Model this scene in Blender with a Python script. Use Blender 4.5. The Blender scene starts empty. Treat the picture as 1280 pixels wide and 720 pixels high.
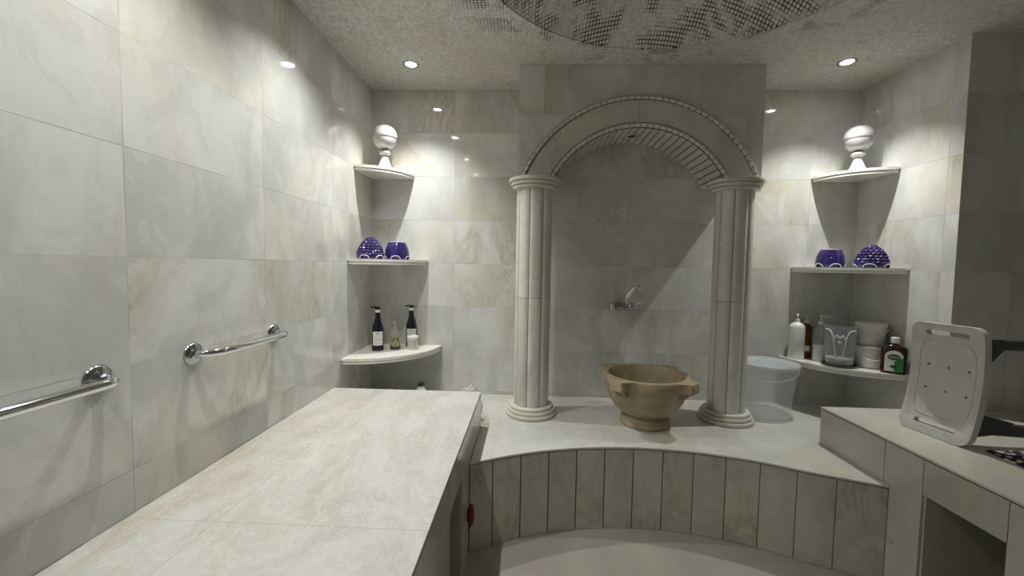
import bpy, bmesh, math, random
from mathutils import Vector, Matrix, noise as mnoise
random.seed(7)
PI = math.pi
S = bpy.context.scene
COL = S.collection

# ------------------------------------------------------------------ materials
def new_mat(name):
    m = bpy.data.materials.new(name); m.use_nodes = True
    nt = m.node_tree; nt.nodes.clear()
    out = nt.nodes.new('ShaderNodeOutputMaterial')
    b = nt.nodes.new('ShaderNodeBsdfPrincipled')
    nt.links.new(b.outputs[0], out.inputs[0])
    return m, nt, b

class G:
    """tiny node-graph helper"""
    def __init__(s, nt): s.nt = nt
    def n(s, t, **kw):
        nd = s.nt.nodes.new(t)
        for k, v in kw.items(): setattr(nd, k, v)
        return nd
    def put(s, sock, v):
        if v is None: return
        if hasattr(v, 'is_linked'): s.nt.links.new(v, sock)
        else: sock.default_value = v
    def math(s, op, a, b=None, c=None, clamp=False):
        nd = s.n('ShaderNodeMath', operation=op, use_clamp=clamp)
        s.put(nd.inputs[0], a); s.put(nd.inputs[1], b); s.put(nd.inputs[2], c)
        return nd.outputs[0]
    def vmath(s, op, a, b=None):
        nd = s.n('ShaderNodeVectorMath', operation=op)
        s.put(nd.inputs[0], a); s.put(nd.inputs[1], b)
        return nd.outputs[0]
    def sep(s, v):
        nd = s.n('ShaderNodeSeparateXYZ'); s.put(nd.inputs[0], v); return nd.outputs
    def comb(s, x, y, z):
        nd = s.n('ShaderNodeCombineXYZ')
        s.put(nd.inputs[0], x); s.put(nd.inputs[1], y); s.put(nd.inputs[2], z); return nd.outputs[0]
    def coord(s, which='Object'):
        return s.n('ShaderNodeTexCoord').outputs[which]
    def noise(s, v, scale, detail=4, rough=.5, dist=0):
        nd = s.n('ShaderNodeTexNoise'); s.put(nd.inputs['Vector'], v)
        nd.inputs['Scale'].default_value = scale; nd.inputs['Detail'].default_value = detail
        nd.inputs['Roughness'].default_value = rough; nd.inputs['Distortion'].default_value = dist
        return nd.outputs['Fac'], nd.outputs['Color']
    def white(s, v):
        nd = s.n('ShaderNodeTexWhiteNoise'); s.put(nd.inputs['Vector'], v)
        return nd.outputs['Value'], nd.outputs['Color']
    def voro(s, v, scale, feature='F1'):
        nd = s.n('ShaderNodeTexVoronoi', feature=feature); s.put(nd.inputs['Vector'], v)
        nd.inputs['Scale'].default_value = scale
        return nd.outputs
    def mix(s, f, a, b, blend='MIX'):
        nd = s.n('ShaderNodeMix', data_type='RGBA', blend_type=blend)
        s.put(nd.inputs[0], f)
        for sock, v in ((nd.inputs[6], a), (nd.inputs[7], b)):
            if isinstance(v, tuple) and len(v) == 3: v = (*v, 1)
            s.put(sock, v)
        return nd.outputs[2]
    def ramp(s, f, lo, hi, a=0., b=1.):
        nd = s.n('ShaderNodeMapRange', interpolation_type='SMOOTHSTEP')
        s.put(nd.inputs[0], f)
        for i, v in zip((1, 2, 3, 4), (lo, hi, a, b)): nd.inputs[i].default_value = v
        return nd.outputs[0]
    def bump(s, h, strength=.2, dist=.01):
        nd = s.n('ShaderNodeBump'); nd.inputs['Strength'].default_value = strength
        nd.inputs['Distance'].default_value = dist; s.put(nd.inputs['Height'], h); return nd.outputs[0]

def plain(name, col, rough=.4, metal=0., spec=.5, **kw):
    m, nt, b = new_mat(name); g = G(nt)
    f, _ = g.noise(g.coord(), 14, 3)
    c = g.mix(g.ramp(f, .3, .7), tuple(x*.94 for x in col), tuple(min(1, x*1.05) for x in col))
    nt.links.new(c, b.inputs['Base Color'])
    b.inputs['Roughness'].default_value = rough; b.inputs['Metallic'].default_value = metal
    b.inputs['Specular IOR Level'].default_value = spec
    for k, v in kw.items(): b.inputs[k.replace('_', ' ')].default_value = v
    return m

def veins(g, p, base, cloud, vein, vs=1.6, amount=.5, stretch=(1, 1, .45)):
    q = g.vmath('MULTIPLY', p, (1, 1, .8))
    p = g.vmath('MULTIPLY', p, stretch)
    n0, _ = g.noise(q, vs*.8, 3, .5, .4)
    warm = tuple(x*k for x, k in zip(base, (.98, .955, .865)))
    c = g.mix(g.ramp(n0, .42, .60), base, warm)
    n1, _ = g.noise(p, vs, 5, .55, 1.0)
    c = g.mix(g.ramp(n1, .44, .62), c, cloud)
    n7, _ = g.noise(q, vs*2.1, 4, .55, 1.8)              # crisp-edged translucent patches
    c = g.mix(g.ramp(n7, .545, .56, 0, .24), c, tuple(x*.86 for x in cloud))
    c = g.mix(g.ramp(n7, .40, .41, .30, 0), c, tuple(min(1, x*1.1) for x in base))
    n2, _ = g.noise(p, vs*1.3, 6, .62, 1.1)
    d = g.math('ABSOLUTE', g.math('SUBTRACT', n2, .5))
    line = g.ramp(d, 0, .022, 1, 0)
    halo = g.ramp(d, 0, .13, 1, 0)
    n3, _ = g.noise(p, vs*.9, 2)
    gate = g.ramp(n3, .44, .66)
    c = g.mix(g.math('MULTIPLY', g.math('MULTIPLY', halo, gate), amount*.8), c, vein)
    n5, _ = g.noise(p, vs*3.1, 3)
    line = g.math('MULTIPLY', line, g.ramp(n5, .42, .62))
    c = g.mix(g.math('MULTIPLY', g.math('MULTIPLY', line, gate), amount*.7), c, tuple(x*.66 for x in vein))
    n4, _ = g.noise(p, 34, 4)
    return g.mix(g.ramp(n4, .3, .7, 0, .07), c, tuple(x*.7 for x in cloud))

BASE = (.70, .705, .70); CLOUD = (.565, .57, .555); VEIN = (.50, .465, .35)
def wall_tile(name, rough=.06):
    m, nt, b = new_mat(name); g = G(nt)
    P = g.coord(); x, y, z = g.sep(P)
    N = g.n('ShaderNodeNewGeometry').outputs['Normal']; nx, ny, nz = g.sep(N)
    fy = g.math('GREATER_THAN', g.math('ABSOLUTE', ny), .5)
    ux = g.math('DIVIDE', g.math('ADD', x, .525), .6)
    uy = g.math('DIVIDE', g.math('SUBTRACT', y, 1.103), .6)
    u = g.math('ADD', g.math('MULTIPLY', ux, fy), g.math('MULTIPLY', uy, g.math('SUBTRACT', 1., fy)))
    v = g.math('DIVIDE', g.math('SUBTRACT', z, .452), .3)
    ide = g.comb(g.math('FLOOR', u), g.math('FLOOR', v), g.math('ADD', fy, 3.))
    rv, rc = g.white(ide)
    off = g.vmath('MULTIPLY', rc, (9., 9., 9.))
    p = g.vmath('ADD', P, off)
    c = veins(g, p, BASE, CLOUD, VEIN, 2.1, .8)
    r1, r2, r3 = g.sep(rc)
    c = g.mix(g.math('MULTIPLY', r1, .22), c, (.54, .54, .52))
    c = g.mix(g.math('MULTIPLY', g.math('GREATER_THAN', r2, .8), .18), c, (.72, .72, .72))
    def edge(t, size):
        f = g.math('FRACT', t)
        return g.math('MULTIPLY', g.math('MINIMUM', f, g.math('SUBTRACT', 1., f)), size)
    e = g.math('MINIMUM', edge(u, .6), edge(v, .3))
    gm = g.math('MULTIPLY', g.ramp(e, .0006, .0016, 1, 0), g.ramp(g.noise(P, 3.5, 2)[0], .4, .62, .25, 1))
    c = g.mix(g.math('MULTIPLY', gm, .65), c, (.22, .21, .18))
    nt.links.new(c, b.inputs['Base Color'])
    b.inputs['Roughness'].default_value = rough; b.inputs['Specular IOR Level'].default_value = .5
    return m

def marble(name, base=BASE, cloud=CLOUD, vein=VEIN, vs=3., amount=.4, rough=.18, attr=False, rand=False, stretch=(1, 1, .5), joints=None):
    m, nt, b = new_mat(name); g = G(nt)
    P = g.coord(); p = P
    if attr:
        a = g.n('ShaderNodeAttribute', attribute_name='pid').outputs['Fac']
        rv, rc = g.white(g.comb(a, g.math('MULTIPLY', a, 1.7), 2.))
        p = g.vmath('ADD', P, g.vmath('MULTIPLY', rc, (9., 9., 9.)))
    if rand:
        o = g.n('ShaderNodeObjectInfo').outputs['Random']
        p = g.vmath('ADD', P, g.comb(g.math('MULTIPLY', o, 11.), g.math('MULTIPLY', o, 7.), o))
    c = veins(g, p, base, cloud, vein, vs, amount, stretch)
    if attr:
        r1, r2, r3 = g.sep(rc)
        c = g.mix(g.math('MULTIPLY', r1, .35), c, tuple(k*.75 for k in cloud))
    if joints:
        xs, ys, jc = joints; X, Y, Z = g.sep(P); e = None
        for q, L in ((X, xs), (Y, ys)):
            for t in L:
                d = g.math('ABSOLUTE', g.math('SUBTRACT', q, t))
                e = d if e is None else g.math('MINIMUM', e, d)
        c = g.mix(g.ramp(e, .0008, .002, .6, 0), c, jc)
    nt.links.new(c, b.inputs['Base Color']); b.inputs['Roughness'].default_value = rough
    return m

M = {}
M['wall'] = wall_tile('polished_marble_tile')
M['cream'] = marble('cream_marble', (.72, .71, .66), (.63, .62, .57), (.50, .46, .36), 5, .35, .22, attr=True)
M['arch_face'] = marble('arch_face_marble', (.62, .62, .59), (.54, .54, .51), (.46, .43, .35), 2.5, .5, .18)
M['shelf'] = marble('white_shelf_marble', (.88, .875, .83), (.83, .82, .78), (.6, .57, .5), 5, .15, .2)
M['riser'] = marble('riser_marble', (.56, .56, .50), (.48, .48, .43), (.27, .24, .15), 6, .55, .25, attr=True, stretch=(1, 1, .6))
M['bench_side'] = marble('bench_side_marble', (.56, .56, .51), (.48, .48, .44), (.40, .37, .29), 2.5, .4, .16, attr=True)
M['ledge_top'] = marble('ledge_top_marble', (.66, .66, .635), (.59, .59, .56), (.47, .45, .40), 2.2, .35, .22, stretch=(1, 1, 1),
                        joints=((-.16, .43, 1.03, 1.63), (2.5,), (.45, .44, .40)))
M['bench_top_right'] = marble('right_bench_top_marble', (.66, .65, .60), (.60, .58, .53), (.50, .45, .38), 3, .35, .3, stretch=(1, .6, 1),
                        joints=((1.90,), (1.1, 1.7), (.5, .47, .42)))
M['grout'] = plain('dark_grout', (.13, .11, .08), .9)
M['mould'] = plain('dark_joint', (.16, .14, .10), .9)

def bench_top_mat():
    m, nt, b = new_mat('bench_top_travertine'); g = G(nt)
    P = g.coord(); x, y, z = g.sep(P)
    p = g.vmath('MULTIPLY', P, (1., .55, 1.))
    n1, _ = g.noise(p, 3.2, 7, .62, 1.4)
    c = g.mix(g.ramp(n1, .34, .66), (.60, .595, .57), (.475, .465, .43))
    wx = g.ramp(x, -1.05, -.45, 1, 0)
    n2, _ = g.noise(g.vmath('MULTIPLY', P, (4., .7, 1.)), 2.6, 5, .6, 1.2)
    c = g.mix(g.math('MULTIPLY', g.math('MULTIPLY', wx, g.ramp(n2, .42, .7)), .75), c, (.465, .41, .32))
    n3, _ = g.noise(p, 11, 8, .7, 2.)
    d = g.math('ABSOLUTE', g.math('SUBTRACT', n3, .5))
    c = g.mix(g.ramp(d, 0, .03, .55, 0), c, (.70, .695, .67))
    n5, _ = g.noise(P, 70, 3)
    c = g.mix(g.ramp(n5, .58, .75, 0, .18), c, (.40, .36, .29))
    e = None
    for q, t in ((y, 1.075), (y, 1.685), (y, .46), (x, -.85)):
        dd = g.math('ABSOLUTE', g.math('SUBTRACT', q, t))
        e = dd if e is None else g.math('MINIMUM', e, dd)
    c = g.mix(g.ramp(e, .001, .0024, .65, 0), c, (.42, .36, .28))
    nt.links.new(c, b.inputs['Base Color'])
    nt.links.new(g.ramp(n1, .3, .7, .3, .5), b.inputs['Roughness'])
    nt.links.new(g.bump(n3, .12, .004), b.inputs['Normal'])
    return m
M['bench_top'] = bench_top_mat()

def floor_mat():
    m, nt, b = new_mat('floor_stone'); g = G(nt)
    P = g.coord(); x, y, z = g.sep(P)
    n1, _ = g.noise(P, 2.4, 6, .6, .8); n2, _ = g.noise(P, 60, 4)
    c = g.mix(g.ramp(n1, .3, .7), (.37, .35, .31), (.31, .29, .255))
    c = g.mix(g.ramp(n2, .5, .8, 0, .25), c, (.30, .27, .22))
    nt.links.new(c, b.inputs['Base Color'])
    nt.links.new(g.ramp(n2, .3, .7, .32, .5), b.inputs['Roughness'])
    nt.links.new(g.bump(n2, .12, .003), b.inputs['Normal'])
    return m
M['floor'] = floor_mat()

DOME = (.626, 1.454, .920)
def mosaic_mat():
    m, nt, b = new_mat('ceiling_mosaic'); g = G(nt)
    P = g.coord(); x, y, z = g.sep(P)
    a = math.radians(1); ca, sa = math.cos(a), math.sin(a)
    nw, nwc = g.noise(P, 5, 2); nx_, ny_, nz_ = g.sep(nwc)
    u = g.math('ADD', g.math('MULTIPLY', x, ca), g.math('MULTIPLY', y, sa))
    v = g.math('SUBTRACT', g.math('MULTIPLY', y, ca), g.math('MULTIPLY', x, sa))
    u = g.math('ADD', u, g.math('MULTIPLY', nx_, .008)); v = g.math('ADD', v, g.math('MULTIPLY', ny_, .008))
    T = .0168
    u = g.math('DIVIDE', u, T); v = g.math('DIVIDE', v, T)
    fu = g.math('FLOOR', u); fv = g.math('FLOOR', v)
    rv, rc = g.white(g.comb(fu, fv, 1.)); r1, r2, r3 = g.sep(rc)
    def edge(t):
        f = g.math('FRACT', t); return g.math('MINIMUM', f, g.math('SUBTRACT', 1., f))
    e = g.math('MINIMUM', edge(u), edge(v))
    ne, _ = g.noise(P, 160, 2)
    e2 = g.math('ADD', e, g.math('MULTIPLY', g.math('SUBTRACT', ne, .5), .10))
    gr = g.ramp(e2, .05, .13, 1, 0)
    c = g.mix(r1, (.62, .61, .565), (.86, .85, .80))
    c = g.mix(g.math('MULTIPLY', g.math('GREATER_THAN', r2, .9), .5), c, (.52, .45, .38))
    n1, _ = g.noise(P, 1.7, 3)
    c = g.mix(g.ramp(n1, .35, .65, 0, .4), c, (.62, .555, .46))
    # pale grout all over, open black joints in patches in and around the dome
    c1 = g.mix(g.math('MULTIPLY', gr, .55), c, (.72, .71, .67))
    dx = g.math('SUBTRACT', x, DOME[0]); dy = g.math('SUBTRACT', y, DOME[1])
    r = g.math('SQRT', g.math('ADD', g.math('MULTIPLY', dx, dx), g.math('MULTIPLY', dy, dy)))
    near = g.ramp(r, 1.0, 1.2, 1, 0)
    inside = g.ramp(r, .90, .94, 1, .90)
    # joints open in whole runs between tesserae, so gate by tile cell
    cell = g.comb(g.math('DIVIDE', fu, 40.), g.math('DIVIDE', fv, 40.), 0.)
    n2, _ = g.noise(cell, 4.2, 4, .65, .6)
    patch = g.ramp(g.math('MULTIPLY', n2, inside), .485, .53)
    line = g.ramp(e2, .085, .155, 1, 0)
    blk = g.math('MULTIPLY', g.math('MULTIPLY', patch, near), line)
    n4, _ = g.noise(P, 9, 5, .7)
    spot = g.math('MULTIPLY', g.ramp(n4, .60, .70), gr)
    blk = g.math('MAXIMUM', blk, g.math('MULTIPLY', spot, .7))
    c = g.mix(g.math('MULTIPLY', blk, .95), c1, (.018, .016, .012))
    nt.links.new(c, b.inputs['Base Color'])
    b.inputs['Roughness'].default_value = .45
    hgt = g.math('ADD', g.math('MULTIPLY', g.math('SUBTRACT', 1., gr), .5), g.math('MULTIPLY', r3, .7))
    n6, _ = g.noise(P, 300, 3)
    hgt = g.math('ADD', hgt, g.math('MULTIPLY', n6, .5))
    nt.links.new(g.bump(hgt, .9, .005), b.inputs['Normal'])
    return m
M['mosaic'] = mosaic_mat()

def stone_mat():
    m, nt, b = new_mat('basin_stone'); g = G(nt); P = g.coord()
    n1, _ = g.noise(P, 9, 6, .6, .8); n2, _ = g.noise(P, 60, 5, .7)
    c = g.mix(g.ramp(n1, .32, .68), (.42, .345, .225), (.32, .25, .155))
    c = g.mix(g.ramp(n2, .5, .7, 0, .5), c, (.52, .455, .34))
    nt.links.new(c, b.inputs['Base Color']); b.inputs['Roughness'].default_value = .5
    nt.links.new(g.bump(n2, .25, .004), b.inputs['Normal'])
    return m
M['stone'] = stone_mat()
M['chrome'] = plain('chrome', (.72, .73, .76), .08, 1.)
M['chrome_dark'] = plain('worn_chrome', (.42, .43, .46), .16, 1.)
M['ceramic'] = plain('white_glazed_ceramic', (.50, .49, .50), .12)
M['purple'] = plain('purple_glaze', (.030, .018, .120), .12, 0, .6)
M['purple_hole_shade'] = plain('purple_glaze_hole_shade', (.018, .010, .085), .12)  # same glaze darkened, paints the shade inside the dome's holes
M['glaze_rim'] = plain('pale_glaze', (.62, .58, .66), .2)
M['hole'] = plain('dark_hollow', (.012, .010, .014), .8)
M['black_bottle'] = plain('black_bottle_plastic', (.010, .009, .016), .15)
M['label'] = plain('white_paper_label', (.78, .77, .75), .5)
M['label_ink'] = plain('grey_print', (.34, .33, .33), .6)
M['white_plastic'] = plain('white_plastic', (.80, .79, .77), .35)
M['pale_pump'] = plain('pale_pump_plastic', (.72, .71, .68), .35)
M['seat'] = plain('seat_plastic', (.66, .66, .62), .42)
M['legs'] = plain('dark_grey_leg_plastic', (.075, .075, .075), .4)
M['tub_white'] = plain('white_tub', (.72, .71, .70), .3)
M['tray'] = plain('dark_tray', (.055, .053, .045), .4)
M['brown_liquid'] = plain('dark_brown_liquid_bottle', (.028, .010, .008), .1)
M['green'] = plain('green_print', (.015, .20, .05), .4)
M['green_dark'] = plain('dark_green_print', (.008, .085, .035), .4)
M['cream_tub'] = plain('cream_jar', (.60, .58, .48), .4)
M['red'] = plain('dark_red', (.20, .012, .014), .5)
M['black'] = plain('black_cord', (.012, .010, .010), .6)
M['ring'] = plain('spotlight_ring', (.55, .55, .53), .25, .9)
M['lamp_black'] = plain('lamp_black', (.03, .03, .03), .4)

def clear(name, col, alpha, rough=.15):
    m, nt, b = new_mat(name); g = G(nt)
    f, _ = g.noise(g.coord(), 6, 3)
    nt.links.new(g.mix(f, tuple(x*.92 for x in col), col), b.inputs['Base Color'])
    b.inputs['Roughness'].default_value = rough
    nt.links.new(g.ramp(f, .2, .8, alpha*.9, min(1, alpha*1.1)), b.inputs['Alpha'])
    return m
M['bucket'] = clear('translucent_blue_plastic', (.82, .92, .96), .15, .25)
M['lid'] = clear('translucent_lid_plastic', (.86, .93, .96), .28, .25)
M['tub_clear'] = clear('translucent_grey_plastic', (.50, .52, .56), .42, .25)
M['glass'] = clear('clear_bottle_plastic', (.62, .62, .58), .30, .08)
M['amber'] = clear('amber_bottle_plastic', (.14, .055, .008), .92, .1)
M['green_soap'] = plain('yellow_green_soap', (.34, .36, .05), .3)
M['olive'] = plain('dark_olive_print', (.10, .11, .02), .4)
M['bag'] = clear('thin_white_plastic_film', (.88, .88, .86), .78, .3)

def leopard():
    m, nt, b = new_mat('black_white_animal_print'); g = G(nt); P = g.coord()
    n0, nc = g.noise(P, 20, 2)
    p = g.vmath('ADD', g.vmath('MULTIPLY', P, (1., .7, 1.)), g.vmath('MULTIPLY', nc, (.03, .03, .03)))
    vo = g.voro(p, 62)
    c = g.mix(g.ramp(vo['Distance'], .42, .52), (.62, .57, .50), (.012, .011, .011))
    nt.links.new(c, b.inputs['Base Color']); b.inputs['Roughness'].default_value = .8
    return m
M['leopard'] = leopard()

def emit(name, col, s):
    m = bpy.data.materials.new(name); m.use_nodes = True; nt = m.node_tree; nt.nodes.clear()
    o = nt.nodes.new('ShaderNodeOutputMaterial'); e = nt.nodes.new('ShaderNodeEmission')
    e.inputs[0].default_value = (*col, 1); e.inputs[1].default_value = s
    nt.links.new(e.outputs[0], o.inputs[0]); return m
M['bulb'] = emit('lit_bulb', (1., .97, .92), 30)

# ------------------------------------------------------------------ mesh helpers
def link(name, bm, mats, parent=None, loc=None, smooth=35, rot=None):
    bmesh.ops.recalc_face_normals(bm, faces=bm.faces[:])
    me = bpy.data.meshes.new(name); bm.to_mesh(me); bm.free()
    if not isinstance(mats, (list, tuple)): mats = [mats]
    for m in mats: me.materials.append(m)
    if smooth:
        me.shade_smooth(); me.set_sharp_from_angle(angle=math.radians(smooth))
    o = bpy.data.objects.new(name, me); COL.objects.link(o)
    if parent is not None: o.parent = parent
    if loc is not None: o.location = loc
    if rot is not None: o.rotation_euler = rot
    return o

def tag(o, label, cat, group=None, kind=None):
    o['label'] = label; o['category'] = cat
    if group: o['group'] = group
    if kind: o['kind'] = kind
    return o

def thing(name, label, cat, loc=(0, 0, 0), rotz=0, group=None):
    o = bpy.data.objects.new(name, None); COL.objects.link(o)
    o.empty_display_size = .05
    o.location = loc; o.rotation_euler = (0, 0, rotz)
    return tag(o, label, cat, group)

def struct(name, bm, m, label=None):
    o = link(name, bm, m, smooth=0); o['kind'] = 'structure'
    return o

def setpid(bm, faces, val):
    L = bm.faces.layers.float.get('pid') or bm.faces.layers.float.new('pid')
    for f in faces: f[L] = val

def box(bm, x0, x1, y0, y1, z0, z1, bev=0, mi=0, pid=None):
    t = bmesh.new(); bmesh.ops.create_cube(t, size=1)
    for v in t.verts:
        v.co = Vector(((x0+x1)/2+v.co.x*(x1-x0), (y0+y1)/2+v.co.y*(y1-y0), (z0+z1)/2+v.co.z*(z1-z0)))
    if bev: bmesh.ops.bevel(t, geom=t.edges[:], offset=bev, segments=2, affect='EDGES')
    merge(bm, t, mi, pid)

def merge(bm, t, mi=0, pid=None, mat=None):
    L = bm.faces.layers.float.get('pid')
    if pid is not None and L is None:
        L = bm.faces.layers.float.new('pid')
    t.verts.index_update(); vs = []
    for v in t.verts: vs.append(bm.verts.new(mat @ v.co if mat else v.co))
    for f in t.faces:
        try: nf = bm.faces.new([vs[v.index] for v in f.verts])
        except ValueError: continue
        nf.material_index = mi if mi is not None else f.material_index
        if L is not None and pid is not None: nf[L] = pid
    t.free()

def lathe(bm, prof, segs=32, c=(0, 0), mi=0, pid=None, warp=None):
    """prof: list of (r, z); r==0 closes on the axis"""
    t = bmesh.new(); rings = []
    for r, z in prof:
        if r < 1e-6: rings.append([t.verts.new((c[0], c[1], z))])
        else: rings.append([t.verts.new((c[0]+r*math.cos(2*PI*k/segs), c[1]+r*math.sin(2*PI*k/segs), z)) for k in range(segs)])
    for A, B in zip(rings, rings[1:]):
        for k in range(segs):
            j = (k+1) % segs
            if len(A) == 1 and len(B) == 1: continue
            if len(A) == 1: t.faces.new((A[0], B[k], B[j]))
            elif len(B) == 1: t.faces.new((A[k], A[j], B[0]))
            else: t.faces.new((A[k], A[j], B[j], B[k]))
    if len(rings[0]) > 1 and prof[0] != prof[-1]: t.faces.new(rings[0][::-1])
    if len(rings[-1]) > 1 and prof[0] != prof[-1]: t.faces.new(rings[-1])
    if warp:
        for v in t.verts: v.co = warp(v.co)
    merge(bm, t, mi, pid)

def tube(bm, path, rad, segs=14, mi=0, closed=False, cap=True):
    pts = [Vector(p) for p in path]; n = len(pts)
    rr = rad if isinstance(rad, (list, tuple)) else [rad]*n
    t = bmesh.new(); rings = []; up = None
    for i, p in enumerate(pts):
        if closed: d = pts[(i+1) % n]-pts[i-1]
        else: d = pts[min(i+1, n-1)]-pts[max(i-1, 0)]
        d.normalize()
        if up is None:
            up = Vector((0, 0, 1)) if abs(d.z) < .9 else Vector((1, 0, 0))
        a = d.cross(up); a.normalize(); b = a.cross(d); b.normalize(); up = b
        rings.append([t.verts.new(p+(a*math.cos(2*PI*k/segs)+b*math.sin(2*PI*k/segs))*rr[i]) for k in range(segs)])
    pairs = list(zip(rings, rings[1:])) + ([(rings[-1], rings[0])] if closed else [])
    for A, B in pairs:
        for k in range(segs):
            j = (k+1) % segs; t.faces.new((A[k], A[j], B[j], B[k]))
    if cap and not closed:
        t.faces.new(rings[0][::-1]); t.faces.new(rings[-1])
    merge(bm, t, mi)

def smoothpath(pts, n=8):
    P = [Vector(p) for p in pts]; out = []
    for i in range(len(P)-1):
        p0 = P[max(i-1, 0)]; p1 = P[i]; p2 = P[i+1]; p3 = P[min(i+2, len(P)-1)]
        for k in range(n):
            t = k/n
            out.append(.5*((2*p1)+(p2-p0)*t+(2*p0-5*p1+4*p2-p3)*t*t+(3*p1-p0-3*p2+p3)*t**3))
    out.append(P[-1]); return out

def prism(bm, poly, z0, z1, mi=0, pid=None, bev=0):
    t = bmesh.new()
    lo = [t.verts.new((x, y, z0)) for x, y in poly]; hi = [t.verts.new((x, y, z1)) for x, y in poly]
    t.faces.new(lo[::-1]); t.faces.new(hi); n = len(poly)
    for k in range(n):
        j = (k+1) % n; t.faces.new((lo[k], lo[j], hi[j], hi[k]))
    if bev:
        es = [e for e in t.edges if abs(e.verts[0].co.z-e.verts[1].co.z) < 1e-6]
        bmesh.ops.bevel(t, geom=es, offset=bev, segments=2, affect='EDGES')
    merge(bm, t, mi, pid)

# ------------------------------------------------------------------ room dimensions (metres)
XL, YB, XR, YN, ZC = -1.107, 2.896, 2.191, 2.229, 2.543
XO, YF = 3.1, -1.0                      # unseen outer limits
TH = .12
ZL = .431                               # platform top
ZBEN = .627                             # bench tops
XBL, YBL = -.257, 2.313                 # left bench edge and far end
XBR, YBR = 1.560, 2.236                 # right bench edge and far end

bm = bmesh.new(); box(bm, XL-TH, XO+TH, YF-TH, YB+TH, -.1, 0); struct('floor', bm, M['floor'])
bm = bmesh.new(); box(bm, XL-TH, XL, YF-TH, YB+TH, 0, ZC+.05); struct('wall_left', bm, M['wall'])
bm = bmesh.new(); box(bm, XL, XR, YB, YB+TH, 0, ZC+.05); struct('wall_back', bm, M['wall'])
bm = bmesh.new(); box(bm, XR, XO, YN, YB+TH, 0, ZC+.05); struct('wall_right', bm, M['wall'])
bm = bmesh.new(); box(bm, XO, XO+TH, YF-TH, YB+TH, 0, ZC+.05); struct('wall_outer', bm, M['wall'])
bm = bmesh.new(); box(bm, XL, XO, YF-TH, YF, 0, ZC+.05); struct('wall_front', bm, M['wall'])

# ceiling with shallow mosaic dome
def ceiling():
    bm = bmesh.new(); cx, cy, R = DOME
    x0, x1, y0, y1 = XL-TH, XO+TH, YF-TH, YB+TH
    angs = sorted(set([2*PI*k/128 for k in range(128)] + [math.atan2(y-cy, x-cx) % (2*PI) for x in (x0, x1) for y in (y0, y1)]))
    inner, outer = [], []
    for a in angs:
        c, s = math.cos(a), math.sin(a)
        inner.append(bm.verts.new((cx+R*c, cy+R*s, ZC)))
        ts = []
        if c > 1e-9: ts.append((x1-cx)/c)
        if c < -1e-9: ts.append((x0-cx)/c)
        if s > 1e-9: ts.append((y1-cy)/s)
        if s < -1e-9: ts.append((y0-cy)/s)
        t = min(ts); outer.append(bm.verts.new((cx+t*c, cy+t*s, ZC)))
    n = len(angs)
    for k in range(n):
        j = (k+1) % n; bm.faces.new((inner[k], outer[k], outer[j], inner[j]))
    prev = inner
    rise = .36; Rs = (R*R+rise*rise)/(2*rise); base = ZC+.008
    lip = [bm.verts.new((cx+(R)*math.cos(a), cy+(R)*math.sin(a), base)) for a in angs]
    for k in range(n):
        j = (k+1) % n; bm.faces.new((prev[k], prev[j], lip[j], lip[k]))
    prev = lip
    for i in range(1, 14):
        r = R*(1-i/14.); z = base+math.sqrt(Rs*Rs-r*r)-(Rs-rise)
        ring = [bm.verts.new((cx+r*math.cos(a), cy+r*math.sin(a), z)) for a in angs]
        for k in range(n):
            j = (k+1) % n; bm.faces.new((prev[k], prev[j], ring[j], ring[k]))
        prev = ring
    bm.faces.new(prev)
    me_o = link('ceiling', bm, M['mosaic'], smooth=20); me_o['kind'] = 'structure'
    return me_o
ceiling()

# ------------------------------------------------------------------ stone platform with curved front
def arc_y(x):
    c = (.555, .573); r = 1.521
    y = c[1]+math.sqrt(max(r*r-(x-c[0])**2, 0))
    if x > 1.15:
        t = min(1, (x-1.15)/.25); tgt = 1.955+(x-1.15)*(-.405)
        y = y*(1-t)+tgt*t if x < 1.40 else tgt
    return y
XP0, XP1 = XBL+.0015, XBR-.0015
pl = thing('stone_platform', 'low marble platform with curved panelled front carrying columns and basin', 'platform', (0, 0, 0))
N = 64
arc = [(XP0+(XP1-XP0)*k/N, arc_y(XP0+(XP1-XP0)*k/N)) for k in range(N+1)]
back = [(XP1, YBR+.002), (XR-.001, YBR+.002), (XR-.001, YB-.001), (XL+.001, YB-.001), (XL+.001, YBL+.002), (XP0, YBL+.002)]
bm = bmesh.new(); prism(bm, arc+back, ZL-.009, ZL, bev=.001); link('platform_top', bm, M['ledge_top'], pl, smooth=30)
bm = bmesh.new()
inn = [(x, y+.018) for x, y in arc]
prism(bm, inn+back, 0.001, ZL-.0095)
link('platform_core', bm, M['grout'], pl, smooth=0)
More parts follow.
